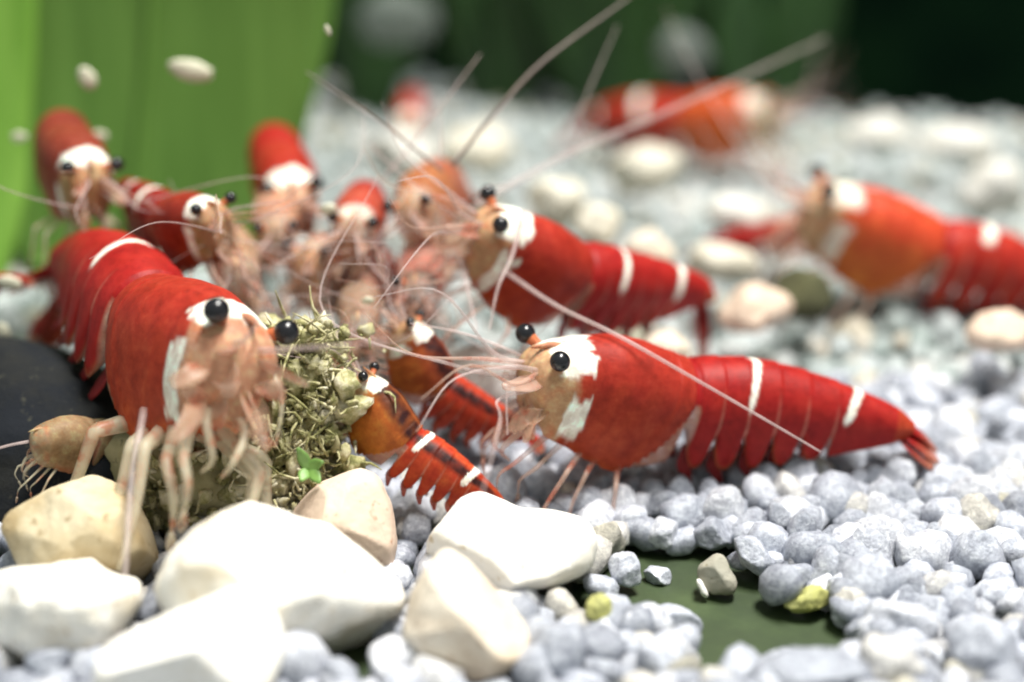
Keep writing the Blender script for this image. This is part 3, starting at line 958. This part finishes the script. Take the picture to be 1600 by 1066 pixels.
    # legs
    for q in range(legs):
        uq = .10 + .052 * q
        cq, fq, sq, uq_ = fr(uq)
        b = smooth_interp(np.array([uq]), U_T, BOT)[0] * H
        for sd in (1, -1):
            hip = cq - uq_ * b * .86 + s0 * 0 + sq * sd * .035 * H
            if q < 2:   # feeding pairs, folded to the mouth
                kn = hip + fq * (.10 + rs.uniform(-.02, .03)) * H + sq * sd * .05 * H - uq_ * .07 * H
                ft = kn + fq * (.02 + rs.uniform(-.03, .03)) * H - sq * sd * .02 * H - uq_ * (.09 + rs.uniform(-.02, .02)) * H * leg_len
                md = (kn + ft) / 2 + fq * .02 * H
            else:
                kn = hip + fq * (.09 - .035 * (q - 2) + rs.uniform(-.02, .02)) * H + sq * sd * (.09 + rs.uniform(-.01, .03)) * H - uq_ * .03 * H
                ft = kn + fq * (.03 - .04 * (q - 2) + rs.uniform(-.03, .03)) * H + sq * sd * .03 * H - uq_ * (.20 + rs.uniform(-.03, .03)) * H * leg_len
                md = (kn + ft) / 2 + fq * .015 * H
            lg = mesh_obj('leg', *tube([hip, hip * .12 + kn * .88, kn, kn * .8 + md * .2, md, ft], [.011 * H * leg_r, .008 * H * leg_r, .0065 * H * leg_r, .0055 * H * leg_r, .004 * H * leg_r, .0015 * H * leg_r], 7, 26), leg_mat, root)
            if q < 2:
                dv = ft - md; dv /= np.linalg.norm(dv)
                cl = [tube([ft, ft + dv * .025 * H + sq * e * .006 * H, ft + dv * .042 * H], [.006 * H, .005 * H, .001 * H], 5, 6) for e in (1, -1)]
                mesh_obj('claw', *merge(cl), leg_mat, lg)
    # mouth limbs
    for sd in (1, -1):
        a = fr(.06)[0] - fr(.06)[3] * .10 * H + s0 * sd * .02 * H
        mesh_obj('maxilliped', *tube([a, a + f0 * .06 * H - u0 * .03 * H + s0 * sd * .02 * H, a + f0 * .09 * H - u0 * .09 * H, a + f0 * .06 * H - u0 * .12 * H], [.012 * H, .010 * H, .008 * H, .003 * H], 7, 14), leg_mat, root)
    for q in range(mouth):
        for sd in (1, -1):
            a = fr(.05)[0] - u0 * rs.uniform(.02, .11) * H + s0 * sd * rs.uniform(.01, .05) * H
            e = a + f0 * rs.uniform(.03, .10) * H + s0 * sd * rs.uniform(-.03, .07) * H + u0 * rs.uniform(-.11, .04) * H
            mesh_obj('palp', *blade([a, (a + e) / 2 + f0 * .02 * H, e], [.014 * H, rs.uniform(.018, .034) * H, .012 * H], f0 + s0 * sd * .6 + rs.normal(0, .3, 3), .008 * H, 9, 5, .2), M_MOUTH, root)
    # swimmerets
    for q in range(5):
        uq = (SEG[q] + SEG[q + 1]) / 2 - .012
        cq, fq, sq, uq_ = fr(uq)
        b = smooth_interp(np.array([uq]), U_T, BOT)[0] * H
        for sd in (1, -1):
            a = cq - uq_ * b * .66 + sq * sd * .045 * H
            e = a - uq_ * .105 * H * (1 - .07 * q) - fq * .030 * H + sq * sd * .012 * H
            v, f = blade([a, (a + e) / 2 + fq * .012 * H, e], [.012 * H, .020 * H, .007 * H], sq * sd, .008 * H, 10, 5, .1)
            cc = np.tile(np.array([[abd[0], abd[1] * 2 + .01, abd[2] * 2 + .01, .8]]), (len(v), 1))
            mesh_obj('swimmeret', v, f, M_SHELL, root, True, cc)
    # tail fan
    if fan:
        cq, fq, sq, uq_ = fr(.965)
        bk = -fq
        tf = None
        for nm, ang, ln, wd in (('telson', 0, .9, .026), ('uropod', .28, 1.0, .034), ('uropod', -.28, 1.0, .034), ('uropod', .52, .95, .034), ('uropod', -.52, .95, .034)):
            dv = bk * math.cos(ang) + sq * math.sin(ang) - uq_ * fan_down
            dv /= np.linalg.norm(dv)
            a = cq - uq_ * .012 * H * abs(ang) * 4
            e = a + dv * fan * ln * H
            v, f = blade([a, (a + e) / 2 + uq_ * .01 * H, e], [.018 * H, wd * H, wd * .9 * H, .010 * H], uq_ + sq * ang * .4, .009 * H, 14, 7, .12)
            cc = []
            for p in v:
                s = np.dot(np.asarray(p) - a, dv) / (fan * H)
                c = mixv(abd, (.60, .26, .16), (s - .35) * 1.1)
                cc.append((c[0], c[1], c[2], 1 - .5 * max(0, min(1, s))))
            mesh_obj(nm, v, f, M_SHELL, root, True, np.array(cc))
    return root

Z = (0, 0, 1)
A = 8.75
# A: the large shrimp in front, in profile
shrimp('largest sharp red shrimp in profile with two white bands standing on grey gravel',
       [(824, 588, 8.42), (862, 585, 8.50), (945, 600, 8.66), (1030, 620, 8.80), (1115, 629, 8.90), (1200, 634, 8.95), (1290, 645, 8.98), (1370, 658, 9.0), (1428, 668, 9.0)],
       (0.05, -0.10, 1), seed=1, hscale=.95, rings=240, M=34, fan=.13, fan_down=.50, mouth=4, bands=((.578, .011, .44), (.832, .013, .5)), legs=5,
       feelers=(([(842, 590, 8.55), (815, 592, 8.5), (793, 612, 8.48), (793, 680, 8.45)], .011, M_ANT),
                ([(840, 570, 8.55), (790, 545, 8.5), (720, 520, 8.5), (640, 505, 8.5)], .010, M_ANT)))
# B: the middle shrimp, head turned to us
shrimp('middle red shrimp with head turned forward, white face mask and two white bands',
       [(742, 352, 9.05), (776, 366, 9.12), (828, 402, 9.28), (888, 430, 9.5), (955, 444, 9.7), (1010, 447, 9.83), (1062, 449, 9.95), (1092, 453, 10.0), (1115, 464, 10.04)],
       (-0.05, -0.35, 1), seed=2, mouth=8, hscale=1.03, rings=220, M=32, fan=.28, fan_down=1.3,
       feelers=(([(790, 425, 9.0), (870, 478, 8.7), (970, 527, 8.5), (1120, 612, 8.45), (1282, 706, 8.42)], .014, M_ANT),
                ([(818, 330, 9.0), (800, 400, 8.9), (778, 450, 8.8), (765, 515, 8.75)], .014, M_ANT),
                ([(716, 390, 9.1), (730, 450, 9.0), (745, 515, 8.9)], .014, M_ANT),
                ([(742, 320, 9.2), (880, 245, 9.6), (1040, 175, 10.2), (1290, 60, 11.2)], .022, M_ANT_FAINT),
                ([(890, 215, 10), (925, 130, 10), (965, 40, 10)], .012, M_ANT_FAINT)))
# C: the big left shrimp facing us on the moss
shrimp('big red shrimp facing forward on top of the moss clump',
       [(380, 562, 7.70), (366, 556, 7.82), (318, 546, 8.10), (255, 520, 8.42), (205, 474, 8.78), (168, 432, 9.1), (135, 410, 9.38), (108, 408, 9.55), (90, 415, 9.65)],
       (0.62, -0.30, 0.9), seed=3, mouth=6, antennae=0, hscale=1.0, rings=220, M=32, bands=((.60, .011, .40),), leg_mat=M_LIMB_PALE, leg_len=1.25, leg_r=2.0, legs=5, feel=1, fan=.16, face=(.62, .32, .20), eye_open=.88,
       feelers=(([(410, 560, 7.9), (440, 620, 7.8), (430, 700, 7.75)], .016, M_LIMB_PALE),
                ([(225, 640, 8.0), (205, 760, 7.7), (195, 900, 7.45), (185, 990, 7.3)], .022, M_ANT_FAINT)))
# D: small one up at the leaf
shrimp('small brownish red shrimp high up in front of the bright green leaf',
       [(146, 292, 9.45), (136, 280, 9.55), (118, 258, 9.75), (104, 236, 9.95), (98, 222, 10.2), (98, 216, 10.5), (100, 222, 10.75)],
       (0.2, -0.25, 1), seed=4, hscale=1.12, bands=(), car=(.20, .032, .018), abd=(.20, .028, .018), rings=130, M=24, legs=4, leg_mat=M_LIMB_PALE, face=(.52, .30, .16), fan=.14)
# E: its neighbour with two bands near the tail
shrimp('dark red shrimp with two cream bands by its tail below the leaf shrimp',
       [(345, 345, 8.95), (330, 345, 9.02), (298, 348, 9.2), (268, 348, 9.4), (243, 335, 9.6), (222, 318, 9.75), (203, 300, 9.9), (188, 289, 10.0)],
       (0.2, -0.35, 1), seed=5, hscale=.98, bands=((.60, .020, .44), (.80, .018, .5)), car=(.24, .022, .012), abd=(.20, .010, .010), rings=150, M=26, fan=.10, face_a=.6)
# F: behind, its red hump at the leaf edge
shrimp('blurred red humped shrimp facing forward at the right leaf edge',
       [(462, 325, 10.0), (455, 310, 10.15), (443, 278, 10.5), (433, 250, 10.85), (428, 238, 11.2), (426, 240, 11.5), (424, 250, 11.7)],
       (0, -0.3, 1), seed=6, hscale=.95, rings=120, M=22, bands=(), face=(.62, .36, .24), legs=4, face_a=.8)
# I: pale faced one in the centre of the crowd
shrimp('pale olive faced shrimp in the middle of the crowd beside the big left shrimp',
       [(470, 415, 9.5), (482, 415, 9.58), (518, 415, 9.85), (555, 420, 10.15), (588, 430, 10.45), (612, 442, 10.7), (628, 455, 10.9)],
       (-0.1, -0.3, 1), seed=7, hscale=1.0, rings=140, M=24, bands=((.50, .02, .5),), car=(.40, .12, .05), face=(.55, .30, .15), low=(.50, .22, .08), face_a=.75, patch=.35, thin=.8, mouth=6)
# J: brown headed one with the raised feelers
shrimp('translucent tan shrimp with long brown feelers raised and crossed behind the middle shrimp',
       [(640, 345, 9.5), (648, 335, 9.6), (662, 312, 9.85), (676, 296, 10.1), (692, 290, 10.4), (710, 292, 10.7), (725, 300, 10.9)],
       (-0.3, -0.2, 1), seed=8, hscale=.95, rings=120, M=22, bands=(), car=(.42, .14, .05), abd=(.40, .10, .06), face=(.60, .40, .26), patch=.2, eyes=True, face_a=.6, thin=.75, mouth=6,
       feelers=(([(692, 268, 9.3), (600, 195, 9.3), (478, 112, 9.3)], .009, M_ANT_DARK),
                ([(706, 258, 9.3), (775, 175, 9.4), (850, 95, 9.5), (985, -5, 9.7)], .013, M_ANT_DARK),
                ([(690, 255, 9.4), (688, 205, 9.4), (686, 150, 9.4)], .008, M_ANT),
                ([(590, 290, 9.5), (660, 205, 9.5), (750, 85, 9.5)], .010, M_ANT)))
# a further one, between F and J
shrimp('rosy translucent shrimp facing forward between the red humped and tan shrimps',
       [(545, 372, 9.35), (552, 362, 9.45), (560, 345, 9.7), (566, 330, 10.0), (570, 322, 10.3), (572, 322, 10.6), (572, 328, 10.8)],
       (0.1, -0.3, 1), seed=9, hscale=.92, rings=120, M=22, bands=(), car=(.48, .07, .04), face=(.62, .40, .28), patch=.6, face_a=.55, thin=.8, mouth=7)
shrimp('pale peach shrimp facing forward just under the red humped shrimp',
       [(432, 378, 9.6), (432, 366, 9.7), (430, 340, 9.95), (430, 322, 10.25), (430, 314, 10.6), (430, 316, 10.8)],
       (0, -0.3, 1), seed=21, hscale=.95, rings=110, M=22, bands=(), car=(.56, .28, .18), abd=(.5, .2, .14), face=(.62, .42, .30), patch=.2, face_a=.55, thin=.72, mouth=7)
shrimp('rosy pale shrimp facing forward under the long brown feelers, above the small shrimps',
       [(648, 465, 9.25), (650, 452, 9.35), (658, 425, 9.62), (666, 405, 9.92), (672, 396, 10.25), (676, 398, 10.5)],
       (0, -0.3, 1), seed=22, hscale=.95, rings=110, M=22, bands=(), car=(.54, .20, .15), abd=(.46, .10, .09), face=(.62, .42, .32), patch=.0, face_a=.5, thin=.66, mouth=7)
shrimp('pale sandy shrimp facing forward behind the back of the big left shrimp',
       [(372, 440, 9.15), (370, 428, 9.25), (364, 402, 9.5), (358, 388, 9.8), (352, 382, 10.1), (348, 386, 10.35)],
       (0, -0.3, 1), seed=23, hscale=1.0, rings=110, M=22, bands=(), car=(.54, .32, .21), abd=(.48, .24, .16), face=(.60, .44, .32), patch=.0, face_a=.5, thin=.62, mouth=7, eyes=False)
shrimp('pale straw coloured shrimp facing forward between the moss and the orange brown shrimp',
       [(560, 520, 8.95), (560, 508, 9.05), (562, 480, 9.3), (566, 462, 9.6), (570, 455, 9.9), (572, 458, 10.1)],
       (0, -0.3, 1), seed=24, hscale=.9, rings=110, M=22, bands=(), car=(.52, .34, .24), abd=(.46, .20, .15), face=(.60, .46, .34), patch=.0, face_a=.45, thin=.55, mouth=7, eyes=False)
# front crowd: small ones G and H
shrimp('small brown backed shrimp without bands lying before the glaring white stone',
       [(628, 505, 8.9), (640, 520, 8.9), (660, 556, 8.93), (680, 594, 8.96), (712, 626, 9.0), (752, 648, 9.02), (792, 664, 9.04), (818, 674, 9.05), (834, 682, 9.05)],
       (0.75, -0.12, 0.75), seed=10, hscale=1.08, car=(.28, .050, .016), abd=(.44, .035, .015), low=(.50, .15, .03), face=(.56, .34, .18), bands=(), dark_stripe=1.25, rings=180, M=28, fan=.12, legs=4)
shrimp('small orange brown shrimp with white bands, its tail behind the long white stone',
       [(556, 590, 8.45), (566, 602, 8.45), (590, 632, 8.46), (612, 666, 8.46), (648, 704, 8.46), (688, 732, 8.45), (730, 758, 8.45), (765, 780, 8.45), (790, 795, 8.45)],
       (0.75, -0.12, 0.75), seed=11, hscale=1.06, car=(.34, .085, .018), abd=(.44, .035, .015), low=(.52, .18, .03), face=(.58, .36, .18), bands=((.475, .022, .42), (.765, .020, .45)), dark_stripe=1.25, rings=190, M=30, fan=.12, legs=4)
# L, M, K, N, O: the blurred ones behind
shrimp('blurred red shrimp with orange front by the dark back wall',
       [(1212, 172, 14.2), (1195, 175, 14.2), (1140, 182, 14.3), (1080, 188, 14.5), (1020, 186, 14.7), (970, 184, 14.9), (930, 190, 15.1), (900, 200, 15.2)],
       (0, -0.1, 1), seed=12, hscale=.96, rings=110, M=20, bands=((.60, .022, .5), (.85, .02, .5)), car=(.48, .075, .02), low=(.60, .16, .04), face=(.60, .45, .28), fan=.18, patch=.6)
shrimp('large blurred orange and red shrimp heading left with its tail beyond the frame',
       [(1258, 312, 10.9), (1282, 320, 10.92), (1340, 348, 11.0), (1400, 372, 11.05), (1460, 394, 11.1), (1540, 412, 11.15), (1620, 440, 11.2), (1690, 470, 11.2), (1740, 490, 11.2)],
       (0.05, -0.1, 1), seed=13, hscale=.92, rings=130, M=24, bands=((.545, .018, .25),), car=(.50, .055, .02), low=(.52, .17, .03), patch=.75, face_a=.7)
shrimp('tiny far red shrimp behind the raised crossed feelers',
       [(636, 205, 14.6), (640, 190, 14.8), (643, 172, 15.1), (645, 160, 15.5), (646, 152, 15.9)],
       (0, -0.3, 1), seed=14, hscale=.8, rings=90, M=18, bands=(), car=(.42, .05, .03), legs=3, eyes=True)
shrimp('small half hidden red shrimp on cream stone left of the orange shrimp',
       [(1262, 352, 11.7), (1250, 355, 11.7), (1220, 363, 11.72), (1185, 372, 11.75), (1150, 378, 11.8), (1118, 384, 11.85), (1090, 388, 11.9)],
       (0, -0.1, 1), seed=15, hscale=1.0, rings=90, M=18, bands=(), face=PINK, patch=0.0, legs=4, eyes=False, face_a=.4)
shrimp('dark red shrimp half hidden behind the back of the big left shrimp',
       [(50, 545, 10.0), (60, 530, 10.05), (80, 500, 10.1), (98, 475, 10.2), (110, 455, 10.3), (118, 440, 10.4)],
       (-0.7, -0.1, 0.7), seed=16, hscale=1.0, rings=90, M=18, bands=(), car=(.26, .03, .02), abd=(.26, .02, .02), face=(.35, .2, .12), patch=0.0, eyes=False, legs=3)
shrimp('translucent beige brown shrimp on the dark stone beside the moss',
       [(48, 690, 8.2), (62, 688, 8.22), (100, 684, 8.3), (140, 684, 8.4), (180, 690, 8.5), (220, 700, 8.6), (255, 712, 8.7)],
       (0, -0.2, 1), seed=17, hscale=1.15, rings=110, M=22, bands=(), car=(.34, .22, .12), abd=(.30, .22, .13), low=(.42, .28, .15), face=(.42, .30, .18), patch=0.0, leg_mat=M_LIMB_PALE, thin=.8, eyes=False, legs=3, feel=0, mouth=1, antennae=0, scale_plates=False,
       feelers=(([(45, 690, 8.2), (10, 697, 8.15), (-40, 712, 8.1)], .008, M_ANT),))

# ------------------------------------------------------------------ drifting food flakes
M_FLAKE = plain('food_flake', (0.62, 0.60, 0.46), 0.6)
M_FLAKE_GREY = plain('food_flake_grey', (0.16, 0.19, 0.17), 0.6, 0.6)
flakes = [
    (297, 110, 9.9, 36, 17, 15, 'largest pale food flake drifting before the green leaf'),
    (136, 122, 9.9, 13, 19, -20, 'short cream food flake drifting left of the largest flake'),
    (512, 47, 9.0, 4, 9, -20, 'tiny white sliver drifting at the leaf edge'),
    (30, 214, 10.2, 12, 8, 0, 'small pale flake drifting at the brighter edge of the leaf'),
    (66, 223, 10.2, 10, 9, 0, 'small pale flake touching the back of the leaf shrimp'),
    (155, 213, 10.3, 13, 9, 0, 'small pale flake drifting right above the leaf shrimp'),
    (14, 442, 9.3, 20, 12, 10, 'white and yellow flake at a dark red tail below the leaf'),
    (4, 520, 9.4, 12, 16, 0, 'pale flake drifting above the dark stone'),
    (54, 588, 8.9, 14, 12, 0, 'bluish white flake resting over the dark stone'),
    (620, 30, 16.0, 62, 44, 0, 'grey blurred flake drifting before the dark plants'),
    (1068, 82, 15.4, 44, 36, 20, 'grey blurred flake drifting above the farthest banded shrimp'),
    (513, 327, 9.2, 14, 9, -10, 'cream flake among the limbs of the crowd'),
    (575, 470, 8.9, 10, 7, 0, 'pale crumb held between the crowd and the small shrimps'),
]
for i, (px, py, d, rx, ry, ang, lb) in enumerate(flakes):
    v, f = lump((0, 0, 0), (1, .45, 1), 40 + i * 2.2, 3, .28)
    v = v * np.array([rx, min(rx, ry), ry]) / FPX * d
    a = math.radians(-ang)
    R = np.array([[math.cos(a), 0, -math.sin(a)], [0, 1, 0], [math.sin(a), 0, math.cos(a)]])
    o = mesh_obj('food_flake', v @ R.T, f, M_FLAKE_GREY if lb.startswith('grey') else M_FLAKE)
    o.location = tuple(P(px, py, d))
    tag(o, lb, 'food flake', 'flakes drifting in the water')
# dark red tail at the left edge
shrimp('dark red shrimp tail reaching in beside a white and yellow flake',
       [(-190, 470, 9.9), (-170, 468, 9.85), (-120, 458, 9.75), (-60, 448, 9.65), (-10, 441, 9.55), (25, 437, 9.5), (45, 436, 9.5)],
       (0, -0.1, 1), seed=18, hscale=.6, rings=80, M=18, bands=(), car=(.26, .02, .02), abd=(.26, .012, .012), patch=0.0, legs=2, fan=.12)

for o in bpy.data.objects:
    if '_base' in o: del o['_base']
print('objects', len(bpy.data.objects), 'singles', len(single), 'grains', len(grains))
